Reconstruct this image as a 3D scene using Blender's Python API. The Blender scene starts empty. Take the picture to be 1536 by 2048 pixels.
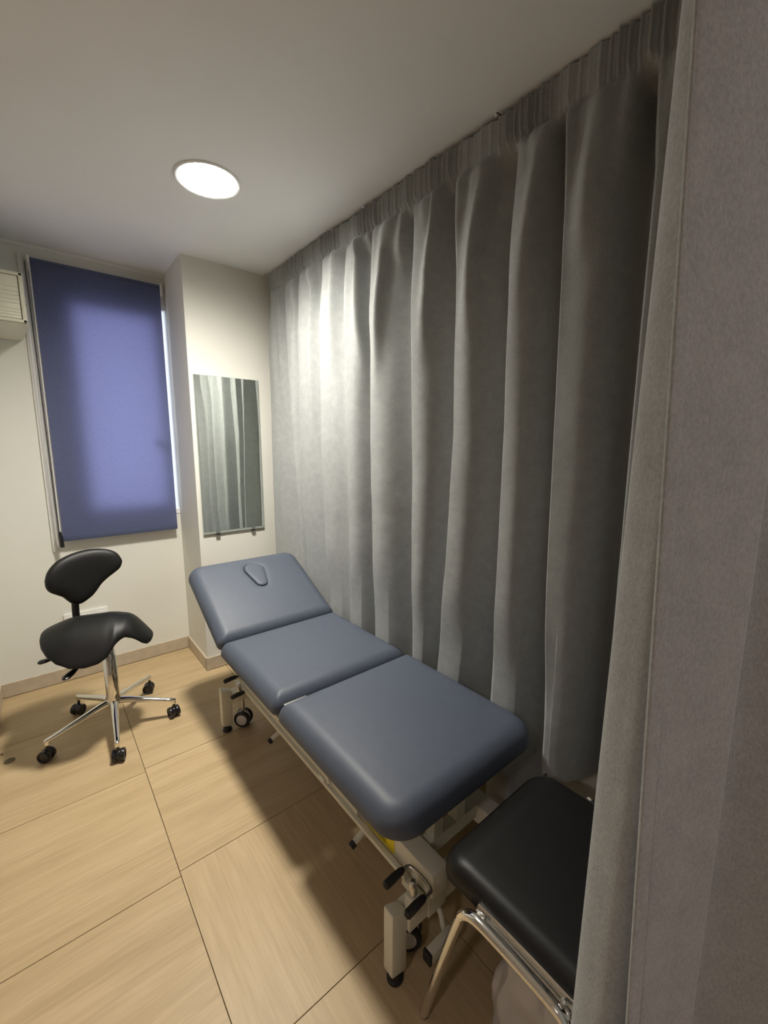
import bpy, bmesh, math, random
from mathutils import Vector, Matrix
import mathutils.noise as mnoise

random.seed(7)
PI = math.pi
sc = bpy.context.scene
COL = sc.collection

# ------------------------------------------------------------------ camera
cam_d = bpy.data.cameras.new('camera'); cam = bpy.data.objects.new('camera', cam_d); COL.objects.link(cam)
yaw, pitch, roll = .6865, .1571, .0022
fw = Vector((math.sin(yaw)*math.cos(pitch), math.cos(yaw)*math.cos(pitch), -math.sin(pitch)))
rt = Vector((math.cos(yaw), -math.sin(yaw), 0)); up = rt.cross(fw)
r2 = rt*math.cos(roll)+up*math.sin(roll); u2 = -rt*math.sin(roll)+up*math.cos(roll)
cam.matrix_world = Matrix(((r2.x,u2.x,-fw.x,0),(r2.y,u2.y,-fw.y,0),(r2.z,u2.z,-fw.z,1.45),(0,0,0,1)))
cam_d.sensor_fit = 'VERTICAL'; cam_d.sensor_height = 24.0; cam_d.lens = 843.0/2048.0*24.0
cam_d.clip_start = .02; cam_d.clip_end = 100
sc.camera = cam

# ------------------------------------------------------------------ light and exposure
w = bpy.data.worlds.new('sky'); sc.world = w; w.use_nodes = True
w.node_tree.nodes['Background'].inputs[0].default_value = (.72,.80,1.0,1)
w.node_tree.nodes['Background'].inputs[1].default_value = 3.2
LAMP_POWER = 540.0          # radiance of the recessed ceiling lamp over the couch
HALL_FILL_POWER = 125.0           # radiance of the unseen fill lamp added in the passage behind the photographer
sc.view_settings.view_transform = 'Standard'; sc.view_settings.look = 'None'
sc.view_settings.exposure = 0.0; sc.view_settings.gamma = 1.0; sc.view_settings.use_curve_mapping = False

# ------------------------------------------------------------------ materials
def mat(name): 
    m = bpy.data.materials.new(name); m.use_nodes = True
    nt = m.node_tree; return m, nt, nt.nodes['Principled BSDF']
def N(nt, t, **kw):
    n = nt.nodes.new(t)
    for k,v in kw.items(): setattr(n,k,v)
    return n
def noise(nt, scale, detail=3, rough=.5, coord='Object', stretch=None):
    tc = N(nt,'ShaderNodeTexCoord'); n = N(nt,'ShaderNodeTexNoise')
    n.inputs['Scale'].default_value = scale; n.inputs['Detail'].default_value = detail; n.inputs['Roughness'].default_value = rough
    if stretch:
        mp = N(nt,'ShaderNodeMapping'); mp.inputs['Scale'].default_value = stretch
        nt.links.new(tc.outputs[coord], mp.inputs[0]); nt.links.new(mp.outputs[0], n.inputs['Vector'])
    else: nt.links.new(tc.outputs[coord], n.inputs['Vector'])
    return n
def ramp(nt, fac, stops):
    r = N(nt,'ShaderNodeValToRGB'); e = r.color_ramp.elements
    while len(e) < len(stops): e.new(.5)
    for el,(p,c) in zip(e,stops): el.position = p; el.color = (*c,1)
    nt.links.new(fac, r.inputs[0]); return r
def bump(nt, p, height, strength, dist=.001):
    b = N(nt,'ShaderNodeBump'); b.inputs['Strength'].default_value = strength; b.inputs['Distance'].default_value = dist
    nt.links.new(height, b.inputs['Height']); nt.links.new(b.outputs[0], p.inputs['Normal']); return b
def simple(name, col, rough=.5, metal=0, var=.06, scale=12, bmp=0, bscale=200, spec=.5):
    m,nt,p = mat(name)
    n = noise(nt, scale)
    lo = tuple(c*(1-var) for c in col); hi = tuple(min(1,c*(1+var)) for c in col)
    r = ramp(nt, n.outputs['Fac'], [(.3,lo),(.7,hi)])
    nt.links.new(r.outputs[0], p.inputs['Base Color'])
    p.inputs['Roughness'].default_value = rough; p.inputs['Metallic'].default_value = metal
    p.inputs['Specular IOR Level'].default_value = spec
    if bmp:
        n2 = noise(nt, bscale, 2); bump(nt, p, n2.outputs['Fac'], bmp)
    return m
M_wall = simple('wall_paint', (.765,.76,.70), .75, var=.015, scale=3, bmp=.12, bscale=120)
M_ceil = simple('ceiling_paint', (.87,.89,.915), .85, var=.012, scale=3, bmp=.1, bscale=150)
M_white = simple('white_plastic', (.82,.82,.80), .4, var=.02)
M_cream = simple('aged_cream_plastic', (.66,.65,.53), .45, var=.03)
M_coat = simple('ivory_powder_coat', (.66,.64,.53), .42, var=.03, bmp=.05, bscale=500)
M_chrome = simple('chrome', (.86,.85,.82), .09, 1.0, var=.02)
M_steel = simple('brushed_steel', (.62,.61,.58), .3, 1.0, var=.04)
M_black = simple('black_vinyl', (.007,.007,.007), .45, var=.12, scale=60, bmp=.08, bscale=900, spec=.3)
M_rubber = simple('black_rubber', (.016,.015,.015), .55, var=.1)
M_gloss = simple('black_gloss_plastic', (.013,.013,.015), .2, var=.05)
M_navy = simple('navy_vinyl', (.064,.078,.108), .52, var=.04, scale=40, bmp=.06, bscale=900)
M_hub = simple('light_grey_hub', (.62,.60,.58), .45, var=.04)
M_yellow = simple('yellow_sticker', (.75,.60,.01), .5, var=.04)
M_orange = simple('orange_print', (.75,.26,.02), .5, var=.04)
M_ink = simple('black_ink', (.02,.02,.02), .5, var=.04)
M_skirt = simple('beige_tile_skirting', (.52,.44,.335), .4, var=.08, scale=25, bmp=.05, bscale=60)
M_grout = simple('dark_grout', (.10,.065,.035), .8, var=.1)
M_bag = simple('grey_plastic_bag', (.50,.48,.45), .38, var=.06, bmp=.25, bscale=30)
M_bronze = simple('dark_bronze_cap', (.12,.09,.05), .35, .7, var=.15, scale=80)
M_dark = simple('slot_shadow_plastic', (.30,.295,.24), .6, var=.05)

def fabric(name, col, var, scale, warm=0):
    m,nt,p = mat(name)
    a = noise(nt, scale, 4, .62, stretch=(1,1,.6)); b = noise(nt, scale*.09, 3)
    lo = tuple(c*(1-var) for c in col); hi = tuple(c*(1+var) for c in col)
    r = ramp(nt, a.outputs['Fac'], [(.33,lo),(.67,hi)])
    r2_ = ramp(nt, b.outputs['Fac'], [(.3,(.93,.93,.93)),(.7,(1.05,1.05,1.05))])
    mx = N(nt,'ShaderNodeMix', data_type='RGBA', blend_type='MULTIPLY'); mx.inputs['Factor'].default_value = 1
    nt.links.new(r.outputs[0], mx.inputs['A']); nt.links.new(r2_.outputs[0], mx.inputs['B'])
    nt.links.new(mx.outputs['Result'], p.inputs['Base Color'])
    p.inputs['Roughness'].default_value = .85; p.inputs['Specular IOR Level'].default_value = .25
    p.inputs['Sheen Weight'].default_value = .12; p.inputs['Sheen Roughness'].default_value = .4
    n2 = noise(nt, scale*2.2, 2, .6, stretch=(1,1,.5)); bump(nt, p, n2.outputs['Fac'], .35, .0015)
    return m
M_curtain = fabric('grey_melange_curtain', (.34,.357,.357), .12, 330)

# blind fabric: navy, lets some daylight through
m,nt,p = mat('navy_blind_fabric'); M_blind = m
n = noise(nt, 160, 4, .6, stretch=(1,1,.3)); r = ramp(nt, n.outputs['Fac'], [(.3,(.056,.070,.135)),(.7,(.066,.081,.155))])
nt.links.new(r.outputs[0], p.inputs['Base Color']); p.inputs['Roughness'].default_value = .8
tr = N(nt,'ShaderNodeBsdfTranslucent'); rr = ramp(nt, n.outputs['Fac'], [(.3,(.088,.088,.155)),(.7,(.108,.106,.185))])
nt.links.new(rr.outputs[0], tr.inputs[0])
ad = N(nt,'ShaderNodeAddShader'); nt.links.new(p.outputs[0], ad.inputs[0]); nt.links.new(tr.outputs[0], ad.inputs[1])
nt.links.new(ad.outputs[0], nt.nodes['Material Output'].inputs['Surface'])

m,nt,p = mat('window_glass'); M_glass = m
t_ = N(nt,'ShaderNodeBsdfTransparent'); g_ = N(nt,'ShaderNodeBsdfGlossy'); g_.inputs['Roughness'].default_value = .02
mx = N(nt,'ShaderNodeMixShader'); mx.inputs[0].default_value = .08
nt.links.new(t_.outputs[0], mx.inputs[1]); nt.links.new(g_.outputs[0], mx.inputs[2]); nt.links.new(mx.outputs[0], nt.nodes['Material Output'].inputs['Surface'])

m,nt,p = mat('mirror_silver'); M_mirror = m
p.inputs['Base Color'].default_value = (.80,.84,.80,1); p.inputs['Metallic'].default_value = 1; p.inputs['Roughness'].default_value = .015
m,nt,p = mat('mirror_glass_edge'); M_medge = m
p.inputs['Base Color'].default_value = (.35,.40,.37,1); p.inputs['Roughness'].default_value = .15

def emit(name, col, power):
    m,nt,p = mat(name); e = N(nt,'ShaderNodeEmission'); e.inputs[0].default_value = (*col,1); e.inputs[1].default_value = power
    # a downlight: the panel gives less light sideways than straight down
    ge = N(nt,'ShaderNodeNewGeometry'); dt = N(nt,'ShaderNodeVectorMath', operation='DOT_PRODUCT')
    nt.links.new(ge.outputs['Incoming'], dt.inputs[0]); nt.links.new(ge.outputs['Normal'], dt.inputs[1])
    ab = N(nt,'ShaderNodeMath', operation='ABSOLUTE'); nt.links.new(dt.outputs['Value'], ab.inputs[0])
    po = N(nt,'ShaderNodeMath', operation='POWER'); po.inputs[1].default_value = 1.5; nt.links.new(ab.outputs[0], po.inputs[0])
    pw = N(nt,'ShaderNodeMath', operation='MULTIPLY'); pw.inputs[1].default_value = power; nt.links.new(po.outputs[0], pw.inputs[0])
    nt.links.new(pw.outputs[0], e.inputs[1])
    nt.links.new(e.outputs[0], nt.nodes['Material Output'].inputs['Surface']); return m
M_lamp = emit('lamp_diffuser_glow', (1.0,.945,.84), LAMP_POWER)
M_hall_fill = emit('added_passage_fill_glow', (1.0,.84,.84), HALL_FILL_POWER)

def tile_mat(name, axis):
    m,nt,p = mat(name)
    tc = N(nt,'ShaderNodeTexCoord'); oi = N(nt,'ShaderNodeObjectInfo')
    mul = N(nt,'ShaderNodeMath', operation='MULTIPLY'); mul.inputs[1].default_value = 37.0; nt.links.new(oi.outputs['Random'], mul.inputs[0])
    cx = N(nt,'ShaderNodeCombineXYZ'); nt.links.new(mul.outputs[0], cx.inputs[0]); nt.links.new(mul.outputs[0], cx.inputs[1])
    va = N(nt,'ShaderNodeVectorMath', operation='ADD'); nt.links.new(tc.outputs['Object'], va.inputs[0]); nt.links.new(cx.outputs[0], va.inputs[1])
    def nz(sl, sc_, det, rough):
        mp = N(nt,'ShaderNodeMapping'); mp.inputs['Scale'].default_value = (sl,1,1) if axis == 0 else (1,sl,1)
        nt.links.new(va.outputs[0], mp.inputs[0])
        q = N(nt,'ShaderNodeTexNoise'); q.inputs['Scale'].default_value = sc_; q.inputs['Detail'].default_value = det; q.inputs['Roughness'].default_value = rough
        nt.links.new(mp.outputs[0], q.inputs['Vector']); return q
    a = nz(.12, 9, 4, .55); b = nz(.05, 120, 3, .6)
    ra = ramp(nt, a.outputs['Fac'], [(.28,(.415,.305,.165)),(.5,(.475,.355,.20)),(.74,(.52,.395,.235))])
    rb = ramp(nt, b.outputs['Fac'], [(.3,(.90,.89,.87)),(.65,(1.04,1.04,1.04))])
    mx = N(nt,'ShaderNodeMix', data_type='RGBA', blend_type='MULTIPLY'); mx.inputs['Factor'].default_value = 1
    nt.links.new(ra.outputs[0], mx.inputs['A']); nt.links.new(rb.outputs[0], mx.inputs['B'])
    nt.links.new(mx.outputs['Result'], p.inputs['Base Color'])
    p.inputs['Roughness'].default_value = .46; p.inputs['Specular IOR Level'].default_value = .4
    bump(nt, p, b.outputs['Fac'], .15, .0006)
    return m
M_tile = [tile_mat('wood_look_tile_across', 0), tile_mat('wood_look_tile_along', 1)]

# ------------------------------------------------------------------ mesh helpers (all in world coordinates)
WLOC = {}
def obj(name, bm, m, parent=None, smooth=True, center=None, angle=40, kind=None):
    me = bpy.data.meshes.new(name)
    bmesh.ops.recalc_face_normals(bm, faces=bm.faces)
    if center is None:
        lo = Vector((1e9,)*3); hi = -lo
        for v in bm.verts:
            for i in range(3): lo[i] = min(lo[i], v.co[i]); hi[i] = max(hi[i], v.co[i])
        center = Vector(((lo.x+hi.x)/2, (lo.y+hi.y)/2, lo.z if parent is None else (lo.z+hi.z)/2))
    center = Vector(center)
    for v in bm.verts: v.co -= center
    bm.to_mesh(me); bm.free()
    if smooth:
        for pl in me.polygons: pl.use_smooth = True
        me.set_sharp_from_angle(angle=math.radians(angle))
    me.materials.append(m)
    o = bpy.data.objects.new(name, me); COL.objects.link(o)
    WLOC[o.name] = center
    if parent is not None:
        o.parent = parent; o.location = center - WLOC[parent.name]
    else: o.location = center
    if kind: o['kind'] = kind
    return o
def thing(name, label, cat, loc, group=None):
    o = bpy.data.objects.new(name, None); COL.objects.link(o); o.location = loc; o.empty_display_size = .1
    WLOC[o.name] = Vector(loc); o['label'] = label; o['category'] = cat
    if group: o['group'] = group
    return o
def tag(o, label, cat, group=None):
    o['label'] = label; o['category'] = cat
    if group: o['group'] = group
    return o
def struct(name, bm, m, parent=None, smooth=False):
    o = obj(name, bm, m, parent, smooth)
    if parent is None: o['kind'] = 'structure'
    return o
def BM(): return bmesh.new()
def box(bm, x0, x1, y0, y1, z0, z1, bev=0, mtx=None, seg=2):
    r = bmesh.ops.create_cube(bm, size=1)
    vs = r['verts']
    for v in vs: v.co = Vector(((x0+x1)/2+v.co.x*(x1-x0), (y0+y1)/2+v.co.y*(y1-y0), (z0+z1)/2+v.co.z*(z1-z0)))
    if bev:
        es = {e for v in vs for e in v.link_edges}
        q = bmesh.ops.bevel(bm, geom=list(es), offset=bev, segments=seg, affect='EDGES', profile=.6)
        vs = list({v for f in q['faces'] for v in f.verts} | {v for v in vs if v.is_valid})
    if mtx:
        for v in vs: v.co = mtx @ v.co
    return bm
def boxo(name, b, m, parent=None, bev=0, mtx=None, **k):
    bm = BM(); box(bm, *b, bev=bev, mtx=mtx); return obj(name, bm, m, parent, **k)
def frame_of(d):
    d = d.normalized(); a = Vector((0,0,1)) if abs(d.z) < .9 else Vector((1,0,0))
    u = d.cross(a).normalized(); return u, d.cross(u).normalized()
def smooth_path(pts, n=6):
    pts = [Vector(p) for p in pts]; out = []
    for i in range(len(pts)-1):
        p0 = pts[max(i-1,0)]; p1 = pts[i]; p2 = pts[i+1]; p3 = pts[min(i+2,len(pts)-1)]
        for k in range(n):
            t = k/n
            out.append(.5*((2*p1)+(-p0+p2)*t+(2*p0-5*p1+4*p2-p3)*t*t+(-p0+3*p1-3*p2+p3)*t**3))
    out.append(pts[-1]); return out
def tube(bm, pts, r, seg=12, flat=None, caps=True, flatdir=None):
    """sweep along pts; r radius or list; flat=(a,b) elliptical factors"""
    pts = [Vector(p) for p in pts]; n = len(pts); rs = r if isinstance(r,(list,tuple)) else [r]*n
    u = None; rings = []
    for i,p_ in enumerate(pts):
        d = (pts[min(i+1,n-1)]-pts[max(i-1,0)]).normalized()
        if u is None:
            if flatdir is not None: u = (Vector(flatdir)-d*Vector(flatdir).dot(d)).normalized()
            else: u = frame_of(d)[0]
        else: u = (u-d*u.dot(d)).normalized()
        v = d.cross(u)
        fa,fb = flat or (1,1)
        rings.append([bm.verts.new(p_+u*math.cos(2*PI*k/seg)*rs[i]*fa+v*math.sin(2*PI*k/seg)*rs[i]*fb) for k in range(seg)])
    for a,b in zip(rings,rings[1:]):
        for k in range(seg): bm.faces.new((a[k],a[(k+1)%seg],b[(k+1)%seg],b[k]))
    if caps:
        bm.faces.new(rings[0][::-1]); bm.faces.new(rings[-1])
    return bm
def tubeo(name, pts, r, m, parent=None, seg=12, **k):
    bm = BM(); tube(bm, pts, r, seg, **k); return obj(name, bm, m, parent)
def lathe(bm, prof, c, axis=(0,0,1), seg=28):
    """prof: list of (radius, height along axis)"""
    ax = Vector(axis).normalized(); u,v = frame_of(ax); c = Vector(c); rings = []
    for (r_,h) in prof:
        if r_ < 1e-6: rings.append([bm.verts.new(c+ax*h)])
        else: rings.append([bm.verts.new(c+ax*h+u*math.cos(2*PI*k/seg)*r_+v*math.sin(2*PI*k/seg)*r_) for k in range(seg)])
    for a,b in zip(rings,rings[1:]):
        for k in range(seg):
            k2 = (k+1)%seg
            if len(a) == 1 and len(b) == 1: continue
            if len(a) == 1: bm.faces.new((a[0],b[k],b[k2]))
            elif len(b) == 1: bm.faces.new((a[k],a[k2],b[0]))
            else: bm.faces.new((a[k],a[k2],b[k2],b[k]))
    if len(rings[0]) > 1: bm.faces.new(rings[0][::-1])
    if len(rings[-1]) > 1: bm.faces.new(rings[-1])
    return bm
def latheo(name, prof, c, m, parent=None, axis=(0,0,1), seg=28):
    bm = BM(); lathe(bm, prof, c, axis, seg); return obj(name, bm, m, parent, angle=35)
def sstep(a,b,x):
    t = min(1,max(0,(x-a)/(b-a))) if a != b else float(x > a); return t*t*(3-2*t)
def lerp(a,b,t): return a+(b-a)*t
def interp(x, tab):
    if x <= tab[0][0]: return tab[0][1]
    for (a,va),(b,vb) in zip(tab,tab[1:]):
        if x <= b: return va+(vb-va)*(x-a)/(b-a)
    return tab[-1][1]

# ------------------------------------------------------------------ the room
XL, YB, YP, XP = -.295, 3.125, 2.70, .735      # left wall, window wall, pillar front, pillar side
XR, YF = 1.45, -3.4
XW, YO = -3.2, 2.25            # unseen passage added left of the side wall, kept wide to lower bounce light
def ceil_z(y): return 2.465+.016*y
bm = BM(); box(bm, XW-.1, XR+.1, YF-.1, YB+.25, -.08, -.004); floor = struct('floor', bm, M_grout)
# tiles, 60 cm square, each a part of the floor
TJ = .0011
xs = [.2435+.6*k for k in range(-6,4)]
for i in range(len(xs)-1):
    x0,x1 = max(xs[i]+TJ, XW), min(xs[i+1]-TJ, XR)
    if x1-x0 < .01: continue
    off = 1.382 if xs[i] < .2 else 1.402
    for k in range(-8,4):
        y0,y1 = max(off+.6*k+TJ, YF), min(off+.6*(k+1)-TJ, YB)
        if y1-y0 < .01 or (x0 < XL-.1 and y0 > YO): continue
        bm = BM(); box(bm, x0,x1,y0,y1,-.006,0, bev=.0006, seg=1)
        along = 1 if (xs[i] > .2 and k < 0 and (i+k) % 2 == 0) or (xs[i]>.2 and k==-1) else 0
        obj('tile', bm, M_tile[along], floor, smooth=False)
bm = BM()
cv = [bm.verts.new(Vector((x,y,ceil_z(y)+dz))) for dz in (0,.12) for (x,y) in ((XW-.1,YF-.1),(XR+.1,YF-.1),(XR+.1,YB+.25),(XW-.1,YB+.25))]
for f in ((0,1,2,3),(7,6,5,4),(0,4,5,1),(1,5,6,2),(2,6,7,3),(3,7,4,0)): bm.faces.new([cv[i] for i in f])
struct('ceiling', bm, M_ceil)
ZT = 2.56
# window wall with its opening (the wall is a real thickness, so the reveal is there)
WX0, WX1, WZ0, WZ1 = .135, XP, .985, 2.33
bm = BM()
box(bm, XL-.1, WX0, YB, YB+.22, -.05, ZT); box(bm, WX1, XR+.1, YB, YB+.22, -.05, ZT)
box(bm, WX0, WX1, YB, YB+.22, -.05, WZ0); box(bm, WX0, WX1, YB, YB+.22, WZ1, ZT)
struct('wall_back', bm, M_wall)
bm = BM(); box(bm, XL-.1, XL, YO, YB+.22, -.05, ZT); struct('wall_left', bm, M_wall)
bm = BM(); box(bm, XW-.1, XL-.1, YO, YO+.1, -.05, ZT); struct('wall_passage', bm, M_wall)
bm = BM(); box(bm, XW-.1, XW, YF-.1, YO, -.05, ZT); struct('wall_far_left', bm, M_wall)
bm = BM(); box(bm, XR, XR+.1, YF-.1, YB+.22, -.05, ZT); struct('wall_right', bm, M_wall)
bm = BM(); box(bm, XW-.1, XR+.1, YF-.1, YF, -.05, ZT); struct('wall_front', bm, M_wall)
bm = BM(); box(bm, XP, XR, YP, YB, -.05, ZT, bev=.004); struct('wall_pillar', bm, M_wall)
# white painted joint along the top of the window wall
bm = BM(); box(bm, XL, XP, YB-.006, YB, ceil_z(YB)-.018, ceil_z(YB)+.001, bev=.002); struct('trim_1', bm, M_white)
# tile skirting
def skirting(name, b):
    bm = BM(); box(bm, *b, bev=.002); return struct(name, bm, M_skirt)
SK = .085
skirting('baseboard_back', (XL+.012, XP-.012, YB-.013, YB, .003, SK))
skirting('baseboard_left', (XL, XL+.013, YO, YB-.0005, .003, SK))
skirting('baseboard_pillar_side', (XP-.012, XP, YP-.011, YB-.0135, .003, SK))
skirting('baseboard_pillar_front', (XP-.012, XR, YP-.012, YP-.0005, .003, SK))

# ------------------------------------------------------------------ window
win = BM(); FD0, FD1 = YB-.004, YB+.045
GX0, GX1, GZ0, GZ1 = .245, .650, 1.065, 2.225
box(win, WX0, GX0, FD0, FD1, WZ0, WZ1, bev=.004); box(win, GX1, .704, FD0, FD1, WZ0, WZ1, bev=.004); box(win, .704, WX1, FD0, FD1, WZ0, WZ0+.03); box(win, .704, WX1, FD0, FD1, WZ1-.03, WZ1)
box(win, GX0, GX1, FD0, FD1, WZ0, GZ0, bev=.004); box(win, GX0, GX1, FD0, FD1, GZ1, WZ1, bev=.004)
window = obj('window_1', win, M_white, smooth=False, angle=30); window['kind'] = 'structure'
boxo('pane', (GX0-.005,GX1+.005,FD0+.010,FD0+.016,GZ0-.005,GZ1+.005), M_glass, window, smooth=False)
boxo('side_pane', (.703,WX1,FD0+.010,FD0+.016,WZ0+.03,WZ1-.03), M_glass, window, smooth=False)
hb = BM(); box(hb, .655,.673,FD0-.010,FD0,1.38,1.43, bev=.003); box(hb, .575,.672,FD0-.022,FD0-.010,1.40,1.425, bev=.006,
    mtx=Matrix.Translation((.664,0,1.41))@Matrix.Rotation(math.radians(48),4,'Y')@Matrix.Translation((-.664,0,-1.41)))
obj('handle', hb, M_steel, window)

# ------------------------------------------------------------------ roller blind
BX0, BX1, BY, BZ1, BZ0 = .076, .700, YB-.050, 2.438, .885
bl = thing('roller_blind', 'navy blue roller blind pulled down over the back window', 'blind', (.39,BY,BZ0))
bm = BM(); nz_, nx_ = 40, 16
g = [[bm.verts.new((lerp(BX0,BX1,i/nx_), BY+.0012*math.sin(i*.7)*math.sin(j*.31), lerp(BZ1-.003,BZ0+.03,j/nz_))) for i in range(nx_+1)] for j in range(nz_+1)]
for j in range(nz_):
    for i in range(nx_): bm.faces.new((g[j][i],g[j][i+1],g[j+1][i+1],g[j+1][i]))
obj('blind_fabric', bm, M_blind, bl)
M_blindbar = simple('navy_hem_fabric', (.061,.076,.145), .8, var=.05, scale=100)
tubeo('roller_tube', [(BX0,BY+.019,BZ1-.02),(BX1,BY+.019,BZ1-.02)], .0195, M_blindbar, bl, seg=20)
bm = BM(); box(bm, BX0, BX1, BY-.006, BY+.006, BZ0, BZ0+.032, bev=.004); obj('bottom_bar', bm, M_blindbar, bl)
for xx in (BX0-.013, BX1+.002):
    bm = BM(); box(bm, xx, xx+.011, BY-.006, YB, BZ1-.062, BZ1+.006, bev=.003); obj('bracket', bm, M_white, bl)
def chain(dx, yy, m, r):
    bm = BM(); tube(bm, [(BX0-.011+dx, yy, BZ1-.03),(BX0-.011+dx*.7, yy, 1.7),(BX0-.011+dx*.4, yy, BZ0+.06)], r, 8)
    return obj('pull_chain', bm, m, bl)
chain(-.012, BY-.008, M_gloss, .0022); chain(.006, BY-.010, M_white, .0024)
bm = BM(); tube(bm, [(BX0-.012,BY-.009,BZ0+.062),(BX0-.011,BY-.009,BZ0+.045),(BX0-.008,BY-.009,BZ0-.01),(BX0-.007,BY-.009,BZ0-.03),(BX0-.007,BY-.009,BZ0-.034)], [.006,.0095,.0115,.0115,.006], 12)
o = obj('chain_weight', bm, M_gloss, bl); o['label'] = 'dark glossy chain weight'
# white side channel that runs down the wall left of the blind
tag(boxo('cable_trunking', (BX0-.052,BX0-.030,YB-.011,YB,.82,2.46), M_white, None, bev=.003), 'slim white cable trunking on the wall left of the blind', 'trunking')

# ------------------------------------------------------------------ air conditioner
ac = thing('air_conditioner', 'cream louvred air conditioner high at the left edge beside the blind', 'air conditioner', (-.13,2.94,2.0))
AX0, AX1, AY0, AY1, AZ0, AZ1 = XL, .034, 2.80, YB-.012, 2.005, 2.272
bm = BM()
pr = [(AY1,AZ0+.0),(AY0+.03,AZ0+.012),(AY0,AZ0+.03),(AY0,AZ1-.012),(AY0+.012,AZ1),(AY1,AZ1)]
A = [bm.verts.new((AX0,y,z)) for y,z in pr]; B = [bm.verts.new((AX1-(.03 if i == 0 else 0),y,z)) for i,(y,z) in enumerate(pr)]
for i in range(6): bm.faces.new((A[i],A[(i+1)%6],B[(i+1)%6],B[i]))
bm.faces.new(A[::-1]); bm.faces.new(B)
bmesh.ops.bevel(bm, geom=bm.edges[:], offset=.004, segments=2, affect='EDGES')
obj('housing', bm, M_cream, ac)
FR = BM(); t = .012
box(FR, AX0+.001, AX1-.002, AY0-.012, AY0+.002, AZ0+.03, AZ0+.044, bev=.003); box(FR, AX0+.001, AX1-.002, AY0-.012, AY0+.002, AZ1-.024, AZ1-.01, bev=.003)
box(FR, AX1-.018, AX1-.002, AY0-.012, AY0+.002, AZ0+.03, AZ1-.01, bev=.003)
obj('front_frame', FR, M_cream, ac)
zz = AZ0+.046
hs = [.014,.014,.014,.026,.018,.018,.018,.02,.052]
gap = (AZ1-.026-zz-sum(hs))/len(hs)
for h_ in hs:
    bm = BM(); box(bm, AX0+.002, AX1-.0215, AY0-.008, AY0-.001, zz, zz+h_, bev=.002); obj('louvre', bm, M_cream, ac); zz += h_+gap
bm = BM(); box(bm, AX0+.001, AX1-.018, AY0-.0015, AY0+.001, AZ0+.044, AZ1-.024); obj('grille_backing', bm, M_dark, ac)
bm = BM(); lathe(bm, [(.0045,0),(.0045,.002),(0,.002)], (AX1,AY0+.035,AZ0+.125), (1,0,0), 12); obj('screw_hole', bm, M_rubber, ac)  # dark disc stands in for the shade of a screw hole

# ------------------------------------------------------------------ wall mirror
mi = thing('wall_mirror', 'frameless rectangular wall mirror on the white pillar reflecting the curtain', 'mirror', (.955,YP,.897))
bm = BM(); box(bm, .758,1.153,YP-.012,YP-.006,.897,1.86, bev=.0008, seg=1); obj('mirror_backing', bm, M_medge, mi, smooth=False)
bm = BM(); box(bm, .760,1.151,YP-.0132,YP-.0118,.913,1.858); obj('mirror_face', bm, M_mirror, mi, smooth=False)
for xx in (.845,1.075):
    bm = BM(); box(bm, xx-.013,xx+.013,YP-.019,YP,.885,.8985, bev=.002); box(bm, xx-.013,xx+.013,YP-.019,YP-.015,.887,.913, bev=.0015); obj('clip', bm, M_steel, mi)
    bm = BM(); box(bm, xx-.008,xx+.008,YP-.016,YP,1.8585,1.864, bev=.001); obj('clip', bm, M_white, mi)

# ------------------------------------------------------------------ wall socket
so = thing('wall_socket', 'white wall socket plate behind the black saddle stool', 'socket', (.15,YB,.33))
bm = BM(); box(bm, .035,.262,YB-.012,YB,.335,.425, bev=.003); obj('plate', bm, M_white, so)
for xx in (.073,.148,.223):
    bm = BM(); box(bm, xx-.027,xx+.027,YB-.0145,YB-.011,.352,.408, bev=.002); sk = obj('socket_insert', bm, M_white, so)
    for dx in (-.009,.009):
        bm = BM(); lathe(bm, [(.0026,0),(.0026,.0006),(0,.0006)], (xx+dx,YB-.0145,.38), (0,-1,0), 10); obj('pin_hole', bm, M_rubber, sk)

# ------------------------------------------------------------------ ceiling lamps
def lamp(name, label, x, y, r, glow, warm):
    z = ceil_z(y)
    t_ = thing(name, label, 'lamp', (x,y,z))
    latheo('trim_ring', [(r,.0),(r+.008,.0),(r+.008,-.005),(r+.002,-.008),(r-.004,-.006),(r-.004,-.001)], (x,y,z), M_white, t_, seg=56)
    latheo('diffuser', [(0,-.0045),(r-.005,-.0045),(r-.005,-.001),(0,-.001)], (x,y,z), glow, t_, seg=56)
lamp('ceiling_lamp', 'round lit recessed lamp in the ceiling above the couch', .640,1.895,.118, M_lamp, 1)
lamp('ceiling_lamp', 'unseen round fill lamp added in the passage to light the near curtain', .75,-.80,.118, M_hall_fill, 1)  # added out of view to light the near curtain's outer face
M_far_fill = emit('added_far_fill_glow', (1.0,.86,.87), 200.0)  # added fill out of view, raises the ambient light on the ceiling
lamp('ceiling_lamp', 'unseen round fill lamp added far left in the passage to brighten the ceiling', -1.7,-.2,.118, M_far_fill, 1)

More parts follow.
